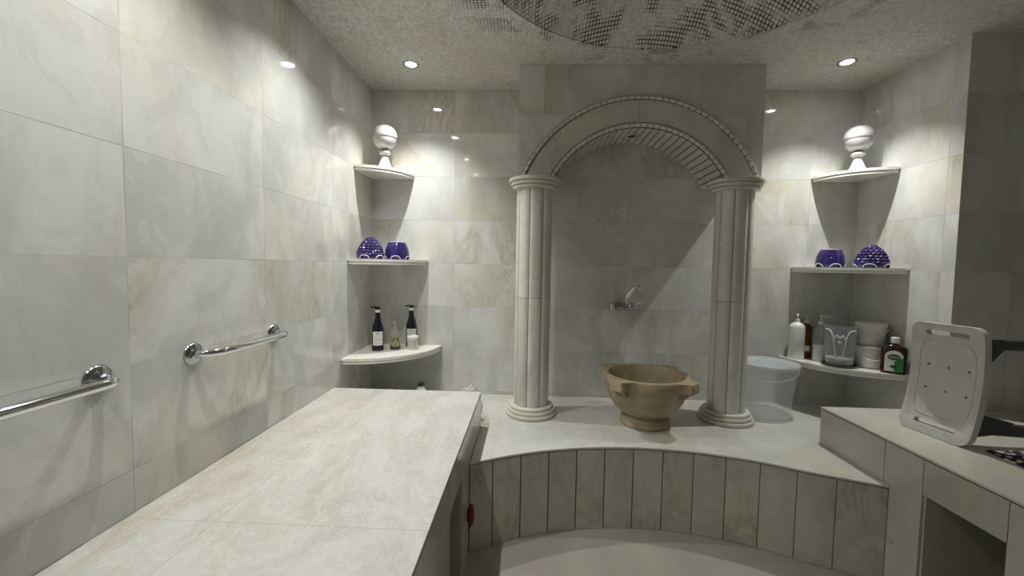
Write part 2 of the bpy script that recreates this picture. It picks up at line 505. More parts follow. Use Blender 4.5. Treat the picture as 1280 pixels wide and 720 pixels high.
# riser panels: arc-length split at .147 m
bm = bmesh.new(); bm.faces.layers.float.new('pid')
fine = [(XP0+(XP1-XP0)*k/800, arc_y(XP0+(XP1-XP0)*k/800)) for k in range(801)]
cum = [0]
for a, b in zip(fine, fine[1:]): cum.append(cum[-1]+math.hypot(b[0]-a[0], b[1]-a[1]))
def at_len(s):
    s = max(0, min(cum[-1], s)); lo = 0
    while lo < 799 and cum[lo+1] < s: lo += 1
    t = (s-cum[lo])/(cum[lo+1]-cum[lo]); a, b = fine[lo], fine[lo+1]
    return (a[0]+(b[0]-a[0])*t, a[1]+(b[1]-a[1])*t)
cuts = [0]; s = .118
while s < cum[-1]-.05: cuts.append(s); s += .147
cuts.append(cum[-1])
for i, (a, b) in enumerate(zip(cuts, cuts[1:])):
    gp = .0026; pts = [at_len(a+gp+(b-a-2*gp)*k/4) for k in range(5)]
    poly = [(x, y+.004) for x, y in pts]+[(x, y+.017) for x, y in reversed(pts)]
    prism(bm, poly, .002, ZL-.0145, pid=i+1.)
link('riser', bm, M['riser'], pl, smooth=20)

# ------------------------------------------------------------------ benches
def bench_body(name, parent, x_face, x_back, y0, y1, cuts, op, sign):
    """vertical face at x_face, solid towards x_back; op = (ya, yb, ztop) opening, cuts = panel joints"""
    bm = bmesh.new(); bm.faces.layers.float.new('pid')
    zt = ZBEN-.0095; ci = x_face-sign*.010; cd = x_face-sign*.46
    def b(xa, xb, *r, **k): box(bm, min(xa, xb), max(xa, xb), *r, **k)
    ya, yb, zo = op
    b(ci, x_back, y0, ya, 0.001, zt, mi=1); b(ci, x_back, yb, y1, 0.001, zt, mi=1)
    b(ci, x_back, ya, yb, zo, zt, mi=1); b(cd, x_back, ya, yb, 0.001, zo, mi=1)
    # lining of the recess
    b(ci, cd, ya-.0005, ya+.008, .001, zo, pid=91.); b(ci, cd, yb-.008, yb+.0005, .001, zo, pid=92.)
    b(cd-sign*-.008, cd, ya+.008, yb-.008, .001, zo, pid=93.)
    g = .0013; k = 0
    for p, q in zip(cuts, cuts[1:]):
        k += 1; mid = (p+q)/2
        z0 = zo if ya-1e-4 < mid < yb+1e-4 else .002
        b(x_face, ci, p+g, q-g, z0, zt-.0045, bev=.0006, pid=float(k))
    # end panel at the far side
    return link(name, bm, [M['bench_side'], M['mould']], parent, smooth=0)

bl = thing('massage_bench', 'long tiled massage bench along the left wall under the grab bars', 'bench')
bm = bmesh.new(); box(bm, XL+.001, XBL, -.9, YBL, ZBEN-.009, ZBEN, bev=.001); link('bench_top', bm, M['bench_top'], bl, smooth=0)
bench_body('bench_body', bl, XBL, XL+.001, -.9, YBL, [-.9, -.3, .3, .80, 1.39, 1.65, 1.69, 2.0, YBL], (1.39, 1.65, .475), 1)
br = thing('side_bench', 'tiled bench on the right holding the upended shower stool', 'bench')
bm = bmesh.new(); box(bm, XBR, XO-.001, .1, YBR-.0085, ZBEN-.009, ZBEN, bev=.001); link('bench_top', bm, M['bench_top_right'], br, smooth=0)
bench_body('bench_body', br, XBR, XO-.001, .1, YBR-.0085, [.1, .5, .9, 1.36, 1.65, 1.826, YBR-.009], (1.36, 1.65, .475), -1)
# fill of the bench end between recess corner and nib
bm = bmesh.new()
lathe(bm, [(0, 0), (.017, 0), (.017, .003), (.0145, .004), (.0135, .0025), (0, .0025)], 24)
pc = tag(link('round_plug', bm, M['bench_side'], None, (XBR-.0003, 1.776, .207), 30, (0, -PI/2, 0)),
         'small round cover plate low on the right bench front', 'cover plate')

# ------------------------------------------------------------------ columns
def column(loc, rot, label):
    t = thing('marble_column', label, 'column', loc, rot, 'marble columns carrying the arch')
    # base rings
    bm = bmesh.new()
    def ring(z0, z1, r):
        h = z1-z0; q = h/2
        return [(r-q*.9, z0), (r-q*.3, z0+h*.1), (r, z0+q), (r-q*.3, z1-h*.1), (r-q*.9, z1)]
    prof = [(0, 0)]+ring(0, .024, .157)+ring(.024, .046, .147)+ring(.046, .066, .136)+[(0, .066)]
    lathe(bm, prof, 56, pid=3.)
    b = link('base', bm, M['cream'], t, smooth=50)
    bm = bmesh.new()
    z0 = 1.802-ZL
    prof = [(0, z0)]+ring(z0, z0+.020, .134)+ring(z0+.020, z0+.041, .146)+ring(z0+.041, z0+.064, .158)+[(0, z0+.064)]
    lathe(bm, prof, 56, pid=4.)
    link('capital', bm, M['cream'], t, smooth=50)
    bm = bmesh.new(); bm.faces.layers.float.new('pid')
    lathe(bm, [(0, .066), (.1005, .066), (.1005, z0), (0, z0)], 40, mi=1)
    n = 8; zj = 1.155-ZL; k = 0
    for (a, b_) in ((.0665, zj-.0012), (zj+.0012, z0-.0005)):
        for i in range(n):
            k += 1
            h = PI/n-.020; pts = []
            for s in range(9):
                u = -h+2*h*s/8; edge = abs(s-4)/4
                r = .1075-.006*(edge**4)
                pts.append((r*math.cos(u+2*PI*i/n), r*math.sin(u+2*PI*i/n)))
            inner = [(.098*math.cos(u+2*PI*i/n), .098*math.sin(u+2*PI*i/n)) for u in (h, -h)]
            prism(bm, pts+inner, a, b_, pid=float(k))
    link('shaft', bm, [M['cream'], M['mould']], t, smooth=30)
    return t
column((.028, 2.545, ZL), math.radians(-90+7), 'fluted cream marble column left of the stone basin')
column((1.215, 2.545, ZL), math.radians(-90-25.5+24), 'fluted cream marble column beside the translucent bucket')

# ------------------------------------------------------------------ arch
ACX, ACZ = .646, 1.607
YA = 2.545; ZA = 1.8665
AX0, AX1 = -.075, 1.364
ar = thing('marble_arch', 'marble arch block above the columns with ribbed soffit', 'arch', (0, 0, 0))
def arc_pts(r, n=48):
    h = ZA-ACZ; a0 = math.asin(min(1, h/r))
    return [(ACX+r*math.cos(a0+(PI-2*a0)*k/n), ACZ+r*math.sin(a0+(PI-2*a0)*k/n)) for k in range(n+1)]
def yprism(bm, poly, y0, y1, mi=0, pid=None):
    t = bmesh.new()
    A = [t.verts.new((x, y0, z)) for x, z in poly]; B = [t.verts.new((x, y1, z)) for x, z in poly]
    t.faces.new(A); t.faces.new(B[::-1]); n = len(poly)
    for k in range(n):
        j = (k+1) % n; t.faces.new((A[k], A[j], B[j], B[k]))
    merge(bm, t, mi, pid)
RI = .588
bm = bmesh.new()
inner = arc_pts(RI)       # from right to left
h = len(inner)
# block as strips between the arc and the ceiling so that no face is concave
cols_ = [(AX1, ZA)]+inner+[(AX0, ZA)]
for p, q in zip(cols_, cols_[1:]):
    t = bmesh.new()
    zt = ZC-.001
    P = [(p[0], p[1]), (q[0], q[1]), (q[0], zt), (p[0], zt)]
    yprism(bm, P, YA, YB-.001)
bmesh.ops.remove_doubles(bm, verts=bm.verts[:], dist=1e-5)
# drop the internal walls between strips
seen = {}
for f in list(bm.faces):
    key = tuple(sorted(v.index for v in f.verts)); seen.setdefault(key, []).append(f)
bm.verts.index_update(); seen = {}
for f in bm.faces: seen.setdefault(tuple(sorted(v.index for v in f.verts)), []).append(f)
kill = [f for L in seen.values() if len(L) > 1 for f in L]
inn_f = [f for f in bm.faces if abs(f.normal.x) > .999 and AX0+.001 < f.calc_center_median().x < AX1-.001]
bmesh.ops.delete(bm, geom=list(set(kill+inn_f)), context='FACES')
link('spandrel', bm, M['wall'], ar, smooth=0)
# archivolt face band in two slabs meeting at the crown
bm = bmesh.new()
def band(bm, r0, r1, a0, a1, y0, y1, n, mi=0, pid=None):
    t = bmesh.new(); ring = []
    for k in range(n+1):
        a = a0+(a1-a0)*k/n; c, s_ = math.cos(a), math.sin(a)
        ring.append([t.verts.new((ACX+r*c, y, ACZ+r*s_)) for r, y in ((r0, y0), (r1, y0), (r1, y1), (r0, y1))])
    for A, B in zip(ring, ring[1:]):
        for q in range(4):
            p = (q+1) % 4; t.faces.new((A[q], A[p], B[p], B[q]))
    t.faces.new(ring[0]); t.faces.new(ring[-1][::-1])
    merge(bm, t, mi, pid)
aL = math.asin((ZA-ACZ)/.735)+.004; crown = PI/2+.012
band(bm, .600, .728, aL, crown-.0012, YA-.010, YA-.0005, 30)
band(bm, .600, .728, crown+.0012, PI-aL, YA-.010, YA-.0005, 30)
link('archivolt', bm, M['arch_face'], ar, smooth=20)
# dark bedding line under trims + bead trims
def trim(name, r0, r1, npc, proud, zr):
    bm = bmesh.new(); bm.faces.layers.float.new('pid')
    a0 = math.asin((ZA-ACZ)/zr)+.003
    band(bm, r0-.004, r1+.004, a0, PI-a0, YA-.003, YA-.0004, 60, mi=1)
    st = (PI-2*a0)/npc
    for i in range(npc):
        g = .0034
        t = bmesh.new(); n = 4; rings = []
        for k in range(n+1):
            a = a0+st*i+g+(st-2*g)*k/n; ring = []
            for s in range(9):
                w = PI*s/8; rr = (r0+r1)/2-(r1-r0)/2*math.cos(w); yy = YA-.003-proud*math.sin(w)**.7
                ring.append(t.verts.new((ACX+rr*math.cos(a), yy, ACZ+rr*math.sin(a))))
            rings.append(ring)
        for A, B in zip(rings, rings[1:]):
            for s in range(8): t.faces.new((A[s], A[s+1], B[s+1], B[s]))
            t.faces.new((A[8], A[0], B[0], B[8]))
        t.faces.new(rings[0]); t.faces.new(rings[-1][::-1])
        merge(bm, t, 0, float(i+1))
    link(name, bm, [M['cream'], M['grout']], ar, smooth=40)
trim('outer_trim', .733, .755, 44, .020, .735)
trim('inner_trim', .572, .596, 34, .020, .575)
# soffit strips
bm = bmesh.new(); bm.faces.layers.float.new('pid')
a0 = math.asin((ZA-ACZ)/.580)+.004
band(bm, RI-.004, RI-.0005, a0, PI-a0, YA, YB-.002, 60, mi=1)
npc = 30; st = (PI-2*a0)/npc
for i in range(npc):
    band(bm, .577, RI-.003, a0+st*i+.0055, a0+st*(i+1)-.0055, YA+.001, YB-.003, 2, pid=float(i+1))
link('soffit', bm, [M['cream'], M['grout']], ar, smooth=20)
# small unlit lamp set into the soffit
sl = thing('soffit_lamp', 'small unlit square lamp recessed in the arch soffit', 'lamp', (.640, 2.715, ACZ+.5755), math.radians(38))
bm = bmesh.new()
for (x0, x1, y0, y1) in ((-.037, .037, -.037, -.026), (-.037, .037, .026, .037), (-.037, -.026, -.026, .026), (.026, .037, -.026, .026)):
    box(bm, x0, x1, y0, y1, -.007, .0, bev=.0015)
link('lamp_frame', bm, M['cream'], sl, smooth=0)
bm = bmesh.new(); lathe(bm, [(0, -.004), (.020, -.004), (.024, -.001), (.024, 0), (0, 0)], 24); link('lamp_lens', bm, M['lamp_black'], sl)

# ------------------------------------------------------------------ corner shelves
def shelf(side, z_top, r, label):
    t = thing('corner_shelf', label, 'shelf', (XL+.0005 if side < 0 else XR-.0005, YB-.0005, z_top), 0, 'quarter round corner shelves')
    def q(r): return [(0, 0)]+[(-side*r*math.cos(PI/2*k/28), -r*math.sin(PI/2*k/28)) for k in range(29)]
    bm = bmesh.new(); prism(bm, q(r), -.017, 0, bev=.004); link('shelf_slab', bm, M['shelf'], t, smooth=40)
    bm = bmesh.new(); prism(bm, q(r-.004), -.034, -.0198, bev=.005); prism(bm, q(r-.016), -.0198, -.0171); link('shelf_underslab', bm, M['shelf'], t, smooth=40)
    return t
SH = {}
SH['lt'] = shelf(-1, 1.964, .300, 'left corner top shelf, smallest, under the white finial')
SH['lm'] = shelf(-1, 1.372, .402, 'left corner middle shelf, with two purple ceramics on it')
SH['ll'] = shelf(-1, .776, .502, 'left corner lowest shelf, with two black pump bottles on it')
SH['rt'] = shelf(1, 1.970, .312, 'right corner top shelf, smallest, under the white finial')
SH['rm'] = shelf(1, 1.367, .415, 'right corner middle shelf, with two purple ceramics on it')
SH['rl'] = shelf(1, .760, .470, 'right corner lowest shelf, crowded with tubs and bottles')
TOP = {k: v.location.z for k, v in SH.items()}

# ------------------------------------------------------------------ white ceramic finials
def finial(loc, label):
    t = thing('ceramic_finial', label, 'ornament', loc, 0, 'white finials on the top shelves')
    bm = bmesh.new()
    lathe(bm, [(0, 0), (.050, 0), (.052, .006), (.047, .014), (.038, .034), (.026, .066), (.021, .084), (.019, .092), (0, .092)], 40)
    link('foot', bm, M['ceramic'], t, smooth=60)
    bm = bmesh.new()
    lathe(bm, [(0, .090), (.022, .091), (.034, .097), (.039, .106), (.036, .116), (.024, .122), (.018, .130), (0, .131)], 40)
    link('collar', bm, M['ceramic'], t, smooth=60)
    bm = bmesh.new()
    pr = [(0, .129), (.020, .130), (.040, .136), (.056, .148), (.0685, .166), (.0745, .182), (.0758, .195), (.0764, .1985), (.0792, .201),
          (.0808, .207), (.0808, .220), (.0775, .236), (.070, .253), (.058, .268), (.042, .279), (.022, .285), (0, .287)]
    lathe(bm, pr, 48)
    link('ball', bm, M['ceramic'], t, smooth=75)
    return t
finial((-.962, 2.745, TOP['lt']+.0004), 'white ceramic finial on the left corner top shelf')
finial((2.056, 2.738, TOP['rt']+.0004), 'white ceramic finial on the right corner top shelf')

# ------------------------------------------------------------------ purple ceramics
def ceramic(kind, loc, rot, label):
    t = thing('pierced_ceramic_dome' if kind == 'dome' else 'ceramic_cup', label, 'lampshade' if kind == 'dome' else 'candle holder', loc, rot,
              'purple pierced ceramic domes' if kind == 'dome' else 'purple cut-off ceramic cups')
    if kind == 'dome': R, H, K = .086, .142, 1.0
    else: R, H, K = .081, .160, .112/.160
    def prof(u):       # u 0..1 height fraction -> radius
        return R*(1-u**2.15)**.62*(.94+.06*min(1, u*6))
    holes = []
    if kind == 'dome':
        for i, u in enumerate((.30, .42, .54, .66, .77, .87)):
            n = max(5, int(2*PI*prof(u)/.0215))
            for k in range(n): holes.append((2*PI*(k+.5*(i % 2))/n, u))
    else:
        for k in range(5): holes.append((2*PI*k/5+.3, .42))
    rows, segs = 60, 120; deep = set()
    umax = .995 if kind == 'dome' else K
    bm = bmesh.new(); rings = []
    P0 = []
    for i in range(rows+1):
        u = umax*i/rows; r = prof(u); ring = []
        for k in range(segs):
            a = 2*PI*k/segs
            p = Vector((r*math.cos(a), r*math.sin(a), u*H)); d = 0
            for ha, hu in holes:
                dx = (((a-ha+PI) % (2*PI))-PI)*r; dz = (u-hu)*H
                q = math.hypot(dx, dz)
                hr = .0088 if kind == 'dome' else .006
                if q < hr*1.5: d = max(d, (1-(q/(hr*1.5))**2)*(.009 if kind == 'dome' else .003))
                if q < hr*.8 and kind == 'dome': deep.add((i, k))
                if abs(q-hr*1.35) < .003: d -= .0012
            arch = abs(((a*5/(2*PI)) % 1)-.5)*2           # 0 in the middle of a foot arch
            hgt = .022*math.sqrt(max(0, 1-(arch/.62)**2)) if arch < .62 else 0
            if u*H < hgt and u*H < .022: d = max(d, .014)
            n = Vector((math.cos(a), math.sin(a), 0 if u*H < .03 else .25)).normalized()
            ring.append(bm.verts.new(p-n*d))
        rings.append(ring)
    for i, (A, B) in enumerate(zip(rings, rings[1:])):
        for k in range(segs):
            j = (k+1) % segs; f = bm.faces.new((A[k], A[j], B[j], B[k]))
            if (i, k) in deep: f.material_index = 1  # dimple centres coloured dark to stand in for shaded holes
    bm.faces.new(rings[0][::-1])
    if kind == 'dome':
        bm.faces.new(rings[-1])
    else:                                                   # hollow mouth
        zt = umax*H; rt = prof(umax); prev = rings[-1]
        for r, z in ((rt-.004, zt+.001), (rt-.007, zt-.002), (rt-.006, zt-.05), (rt-.012, .02)):
            ring = [bm.verts.new((r*math.cos(2*PI*k/segs), r*math.sin(2*PI*k/segs), z)) for k in range(segs)]
            for k in range(segs):
                j = (k+1) % segs; bm.faces.new((prev[k], prev[j], ring[j], ring[k]))
            prev = ring
        bm.faces.new(prev)
    link('shade_body' if kind == 'dome' else 'cup_body', bm, [M['purple'], M['purple_hole_shade']], t, smooth=45)
    # pale glazed edge round each foot arch
    for j in range(5):
        a_mid = 2*PI*(j+.5)/5; w = .62*PI/5; pts = []
        for k in range(13):
            s = -1+2*k/12; a = a_mid+s*w; z = .003+.0205*math.sqrt(max(0, 1-s*s))
            r = prof(z/H)+.0003; pts.append((r*math.cos(a), r*math.sin(a), z))
        bm = bmesh.new(); tube(bm, pts, .0026, 8); link('foot_arch_rim', bm, M['glaze_rim'], t, smooth=60)
    if kind == 'cup':
        bm = bmesh.new(); r = prof(K)-.003; z = K*H+.0005
        tube(bm, [(r*math.cos(2*PI*k/40), r*math.sin(2*PI*k/40), z) for k in range(40)], .0022, 8, closed=True)
        link('mouth_rim', bm, M['glaze_rim'], t, smooth=60)
    return t
ceramic('dome', (-1.008, 2.612, TOP['lm']+.0004), .2, 'purple pierced ceramic dome on the left middle shelf, by the left wall')
ceramic('cup', (-.870, 2.716, TOP['lm']+.0004), .5, 'purple open-topped ceramic cup on the left corner middle shelf')
ceramic('cup', (1.934, 2.755, TOP['rm']+.0004), .1, 'purple open-topped ceramic cup on the right corner middle shelf')
ceramic('dome', (2.072, 2.604, TOP['rm']+.0004), .8, 'purple pierced ceramic dome on the right middle shelf, near the right wall')

# ------------------------------------------------------------------ bottles and tubs
def pump(t, z, m, nl=.034, ang=0, r=.0042, tall=.02, collar=.012):
    """collar + plunger + nozzle"""
    bm = bmesh.new(); lathe(bm, [(0, z), (collar, z), (collar, z+.014), (collar*.7, z+.018), (0, z+.018)], 20); link('pump_collar', bm, m, t)
    bm = bmesh.new(); zz = z+.018
    lathe(bm, [(0, zz), (r, zz), (r, zz+tall), (.0075, zz+tall), (.0085, zz+tall+.008), (.006, zz+tall+.012), (0, zz+tall+.012)], 16)
    c, s = math.cos(ang), math.sin(ang); y = zz+tall+.006
    tube(bm, smoothpath([(0, 0, y), (c*nl*.6, s*nl*.6, y+.002), (c*nl, s*nl, y-.006)], 5), [.0045]*5+[.0040]*5+[.003], 10)
    link('pump_head', bm, m, t)

def wrap_label(name, t, r, z0, z1, a0, a1, m, n=14):
    bm = bmesh.new()
    lo, hi, lo2, hi2 = [], [], [], []
    for k in range(n+1):
        a = a0+(a1-a0)*k/n; c, s = math.cos(a), math.sin(a)
        lo.append(bm.verts.new(((r+.0006)*c, (r+.0006)*s, z0))); hi.append(bm.verts.new(((r+.0006)*c, (r+.0006)*s, z1)))
        lo2.append(bm.verts.new((r*c, r*s, z0))); hi2.append(bm.verts.new((r*c, r*s, z1)))
    for k in range(n):
        bm.faces.new((lo[k], lo[k+1], hi[k+1], hi[k])); bm.faces.new((lo2[k+1], lo2[k], hi2[k], hi2[k+1]))
        bm.faces.new((hi[k], hi[k+1], hi2[k+1], hi2[k])); bm.faces.new((lo[k+1], lo[k], lo2[k], lo2[k+1]))
    bm.faces.new((lo[0], hi[0], hi2[0], lo2[0])); bm.faces.new((hi[n], lo[n], lo2[n], hi2[n]))
    return link(name, bm, m, t)

def black_bottle(loc, label):
    t = thing('pump_bottle', label, 'bottle', loc, 0, 'black pump bottles on the left lowest shelf')
    bm = bmesh.new()
    lathe(bm, [(0, 0), (.034, 0), (.0375, .004), (.0375, .012), (.0365, .02), (.0365, .135), (.0355, .15), (.029, .172), (.0205, .195), (.0175, .215), (.0165, .250), (0, .250)], 36)
    link('bottle_body', bm, M['black_bottle'], t, smooth=50)
    face = math.atan2(-loc[1], -loc[0])
    lb = wrap_label('bottle_label', t, .0366, .036, .126, face-.95, face+.95, M['label']); lb['label'] = 'white printed label'
    for z, w in ((.112, .42), (.098, .30), (.082, .5), (.074, .5), (.066, .45), (.046, .55)):
        q = wrap_label('print_line', lb, .0373, z, z+(.006 if z > .1 else .0025), face-w, face+w, M['label_ink'])
    bm = bmesh.new(); lathe(bm, [(0, .250), (.0172, .250), (.0172, .268), (0, .268)], 24); c = link('neck_ring', bm, M['pale_pump'], t); c['label'] = 'pale neck ring'
    bm = bmesh.new()
    lathe(bm, [(0, .268), (.017, .268), (.018, .276), (.016, .284), (.010, .286), (0, .286)], 24)
    tube(bm, smoothpath([(0, 0, .281), (-.026, -.004, .283), (-.040, -.006, .279)], 5), .006, 10)
    link('pump_head', bm, M['black_bottle'], t)
    return t
ZLL = TOP['ll']+.0004; ZRL = TOP['rl']+.0004
black_bottle((-.982, 2.668, ZLL), 'black pump bottle with white label left of the green soap bottle')
black_bottle((-.803, 2.822, ZLL), 'black pump bottle with white label behind the small cream jar')

t = thing('soap_bottle', 'small clear pump bottle of yellow-green soap between two black bottles', 'bottle', (-.882, 2.715, ZLL))
bm = bmesh.new(); lathe(bm, [(0, 0), (.030, 0), (.033, .004), (.033, .105), (.030, .114), (.016, .124), (.012, .130), (0, .130)], 32); link('bottle_body', bm, M['glass'], t, smooth=50)
bm = bmesh.new(); lathe(bm, [(0, .003), (.030, .003), (.031, .007), (.031, .090), (0, .090)], 32); link('soap', bm, M['green_soap'], t, smooth=50)
f_ = math.atan2(-2.7, .87)
for a, z0, z1 in ((-.4, .05, .072), (.1, .03, .045), (.45, .055, .082), (-.1, .062, .085)):
    wrap_label('printed_leaf', t, .0333, z0, z1, f_+a-.14, f_+a+.14, M['olive'], 5)
wrap_label('dark_base_band', t, .0333, .004, .022, 0, 2*PI-.01, M['tray'], 28)
pump(t, .130, M['glass'], .028, PI*.9)

t = thing('cream_jar', 'small cream cylindrical jar on the left lowest shelf', 'jar', (-.767, 2.728, ZLL))
bm = bmesh.new(); lathe(bm, [(0, 0), (.034, 0), (.036, .003), (.036, .072), (0, .072)], 32); link('jar_body', bm, M['cream_tub'], t)
bm = bmesh.new(); lathe(bm, [(0, .0722), (.0375, .0722), (.0375, .086), (.035, .089), (0, .089)], 32); link('jar_lid', bm, M['label'], t)
for k in range(5): wrap_label('print_line', t, .0362, .016+.010*k, .019+.010*k, -PI/2-.6, -PI/2+.9, M['label_ink'])

t = thing('capped_bottle', 'white bottle with black cap standing behind the massage bench', 'bottle', (-.690, 2.655, ZL+.0004))
t.scale = (1, 1, .80)
bm = bmesh.new(); lathe(bm, [(0, 0), (.030, 0), (.033, .004), (.033, .10), (.028, .125), (.018, .138), (.018, .15), (0, .15)], 28); link('bottle_body', bm, M['white_plastic'], t, smooth=50)
bm = bmesh.new(); lathe(bm, [(0, .1505), (.022, .1505), (.023, .155), (.023, .172), (.020, .176), (0, .176)], 24); link('bottle_cap', bm, M['black_bottle'], t)

# right lowest shelf
t = thing('pump_bottle', 'white pump bottle at the left end of the right lowest shelf', 'bottle', (1.794, 2.822, ZRL))
bm = bmesh.new(); lathe(bm, [(0, 0), (.042, 0), (.046, .005), (.046, .205), (.043, .221), (.030, .234), (.016, .240), (.013, .246), (0, .246)], 36); link('bottle_body', bm, M['white_plastic'], t, smooth=50)
pump(t, .246, M['white_plastic'], .022, -2.1, tall=.020)
t = thing('pump_bottle', 'amber pump bottle between the white and the clear pump bottles', 'bottle', (1.872, 2.852, ZRL))
bm = bmesh.new(); lathe(bm, [(0, 0), (.031, 0), (.034, .005), (.034, .20), (.030, .215), (.016, .226), (.013, .232), (0, .232)], 32); link('bottle_body', bm, M['amber'], t, smooth=50)
f_ = math.atan2(-2.8, -1.87)
lb = wrap_label('bottle_label', t, .0343, .05, .085, f_-.1, f_+.8, M['label'], 10); lb['label'] = 'small white label'
pump(t, .232, M['pale_pump'], .034, 2.9, tall=.026, collar=.017)
t = thing('pump_bottle', 'clear pump bottle half full of white lotion', 'bottle', (1.900, 2.752, ZRL))
bm = bmesh.new(); lathe(bm, [(0, 0), (.037, 0), (.041, .005), (.041, .165), (.037, .195), (.026, .222), (.015, .234), (.013, .240), (0, .240)], 36); link('bottle_body', bm, M['glass'], t, smooth=50)
bm = bmesh.new(); lathe(bm, [(0, .003), (.037, .003), (.0392, .007), (.0392, .108), (0, .108)], 36); link('lotion', bm, M['white_plastic'], t, smooth=50)
bm = bmesh.new(); tube(bm, [(0, 0, .109), (.002, 0, .16), (0, 0, .238)], .003, 8); link('dip_tube', bm, M['pale_pump'], t)
pump(t, .240, M['pale_pump'], .050, -.55, tall=.026, collar=.017)

# translucent tub with white ornamental handle, on a dark tray
t = thing('dark_tray', 'flat dark tray under the grey translucent tub', 'tray', (1.930, 2.626, ZRL))
t.scale = (.93, .93, 1)
bm = bmesh.new(); lathe(bm, [(0, 0), (.088, 0), (.094, .003), (.096, .012), (.091, .012), (.088, .005), (0, .005)], 40); o = link('tray_plate', bm, M['tray'], t)
t = thing('translucent_tub', 'grey translucent tub with ornate white handle on a dark tray', 'tub', (1.930, 2.626, ZRL+.0055))
t.scale = (.93, .93, 1)
bm = bmesh.new()
lathe(bm, [(0, 0), (.070, 0), (.074, .004), (.079, .05), (.089, .236), (.092, .238), (.092, .243), (.086, .243), (.0755, .05), (.0715, .008), (0, .006)], 44)
link('tub_body', bm, M['tub_clear'], t, smooth=50)
bm = bmesh.new(); lathe(bm, [(0, .007), (.0712, .009), (.0742, .046), (0, .048)], 40); o = link('contents', bm, M['white_plastic'], t, smooth=50); o['label'] = 'pale contents at the bottom'
f_ = math.atan2(-2.62, -1.93)
def on_tub(da, z, off=.003):
    r = .074+(.0155)*(z/.236)+off
    return (r*math.cos(f_+da), r*math.sin(f_+da), z)
bm = bmesh.new()
for s in (-1, 1):
    tube(bm, smoothpath([on_tub(s*1.0, .222), on_tub(s*.62, .218), on_tub(s*.42, .185), on_tub(s*.36, .150), on_tub(s*.22, .055), on_tub(s*.16, .035)], 6), .0038, 8)
tube(bm, smoothpath([on_tub(-.30, .17), on_tub(-.2, .192), on_tub(0, .178), on_tub(.2, .192), on_tub(.30, .17)], 6), .0038, 8)
tube(bm, [on_tub(-.18, .045), on_tub(0, .040), on_tub(.18, .045)], .0035, 8)
lathe(bm, [(0, -.006), (.008, -.005), (.010, 0), (.008, .005), (0, .006)], 16, warp=lambda c: Vector(on_tub(0, .150, .004))+Vector((c.x, c.y, c.z)))
link('tub_handle', bm, M['white_plastic'], t, smooth=60)

def tub(loc, swing, label):
    t = thing('white_tub', label, 'tub', loc, 0, 'white handled tubs stacked on the right lowest shelf')
    bm = bmesh.new(); lathe(bm, [(0, 0), (.062, 0), (.066, .004), (.075, .108), (.078, .109), (.078, .118), (0, .118)], 44); link('tub_body', bm, M['tub_white'], t, smooth=50)
    bm = bmesh.new(); lathe(bm, [(0, .1184), (.079, .1184), (.081, .121), (.081, .133), (.078, .136), (.073, .136), (.071, .1325), (0, .1325)], 44); link('tub_lid', bm, M['tub_white'], t, smooth=50)
    f = math.atan2(-loc[1], -loc[0]); pts = []
    for k in range(17):
        s = -1+2*k/16; a = f+s*1.45
        z = .104-(.048)*math.cos(s*PI/2)-swing*s*.02
        r = .066+.009*z/.108+.0065
        pts.append((r*math.cos(a), r*math.sin(a), z))
    bm = bmesh.new(); tube(bm, pts, .0032, 8); link('tub_handle', bm, M['white_plastic'], t, smooth=60)
    return t
tub((2.098, 2.610, ZRL), 1.2, 'lower of the two stacked white tubs, standing on the shelf')
tub((2.099, 2.612, ZRL+.1375), 0, 'upper of the two stacked white tubs, lid showing on top')

# brown disinfectant bottle: flattened body
dl = (2.122, 2.466, ZRL)
t = thing('disinfectant_bottle', 'dark brown flat bottle with white cap and green label beside the stacked tubs', 'bottle', dl, math.atan2(-dl[1], -dl[0])+PI/2)
def flat_lathe(bm, prof, segs=40):
    """prof: (half width, half depth, z), superellipse cross-sections"""
    tt = bmesh.new(); rings = []
    for w, d, z in prof:
        ring = []
        for k in range(segs):
            a = 2*PI*k/segs; c, s = math.cos(a), math.sin(a)
            ring.append(tt.verts.new((w*math.copysign(abs(c)**.55, c), d*math.copysign(abs(s)**.55, s), z)))
        rings.append(ring)
    for A, B in zip(rings, rings[1:]):
        for k in range(segs):
            j = (k+1) % segs; tt.faces.new((A[k], A[j], B[j], B[k]))
    tt.faces.new(rings[0][::-1]); tt.faces.new(rings[-1]); merge(bm, tt)
bm = bmesh.new()
flat_lathe(bm, [(.054, .026, 0), (.058, .030, .004), (.058, .030, .142), (.052, .027, .156), (.030, .020, .163), (.016, .016, .168), (.015, .015, .178)])
link('bottle_body', bm, M['brown_liquid'], t, smooth=40)
bm = bmesh.new(); lathe(bm, [(0, .176), (.019, .176), (.0195, .180), (.0195, .206), (.017, .209), (0, .209)], 28); o = link('bottle_cap', bm, M['white_plastic'], t); o['label'] = 'white ribbed cap'
def yflat(poly, y, th):
    bm = bmesh.new(); yprism(bm, poly, y-th, y); return bm
lab = [(-.040, .014), (.040, .014), (.040, .10)]+[(.040*math.cos(PI*k/16), .098+.036*math.sin(PI*k/16)) for k in range(17)]+[(-.040, .10)]
lb = link('bottle_label', yflat(lab, -.0302, .0005), M['label'], t, smooth=0); lb['label'] = 'white arched label with green print'
ov = [(.029*math.cos(2*PI*k/28), .097+.017*math.sin(2*PI*k/28)) for k in range(28)]
link('green_oval', yflat(ov, -.0308, .0005), M['green_dark'], lb, smooth=0)
gp = [(.0395, .015), (.0395, .098), (.026, .088), (.010, .080), (.002, .070), (.004, .050), (-.006, .040), (.004, .026), (.002, .015)]
link('green_panel', yflat(gp, -.0308, .0004), M['green'], lb, smooth=0)
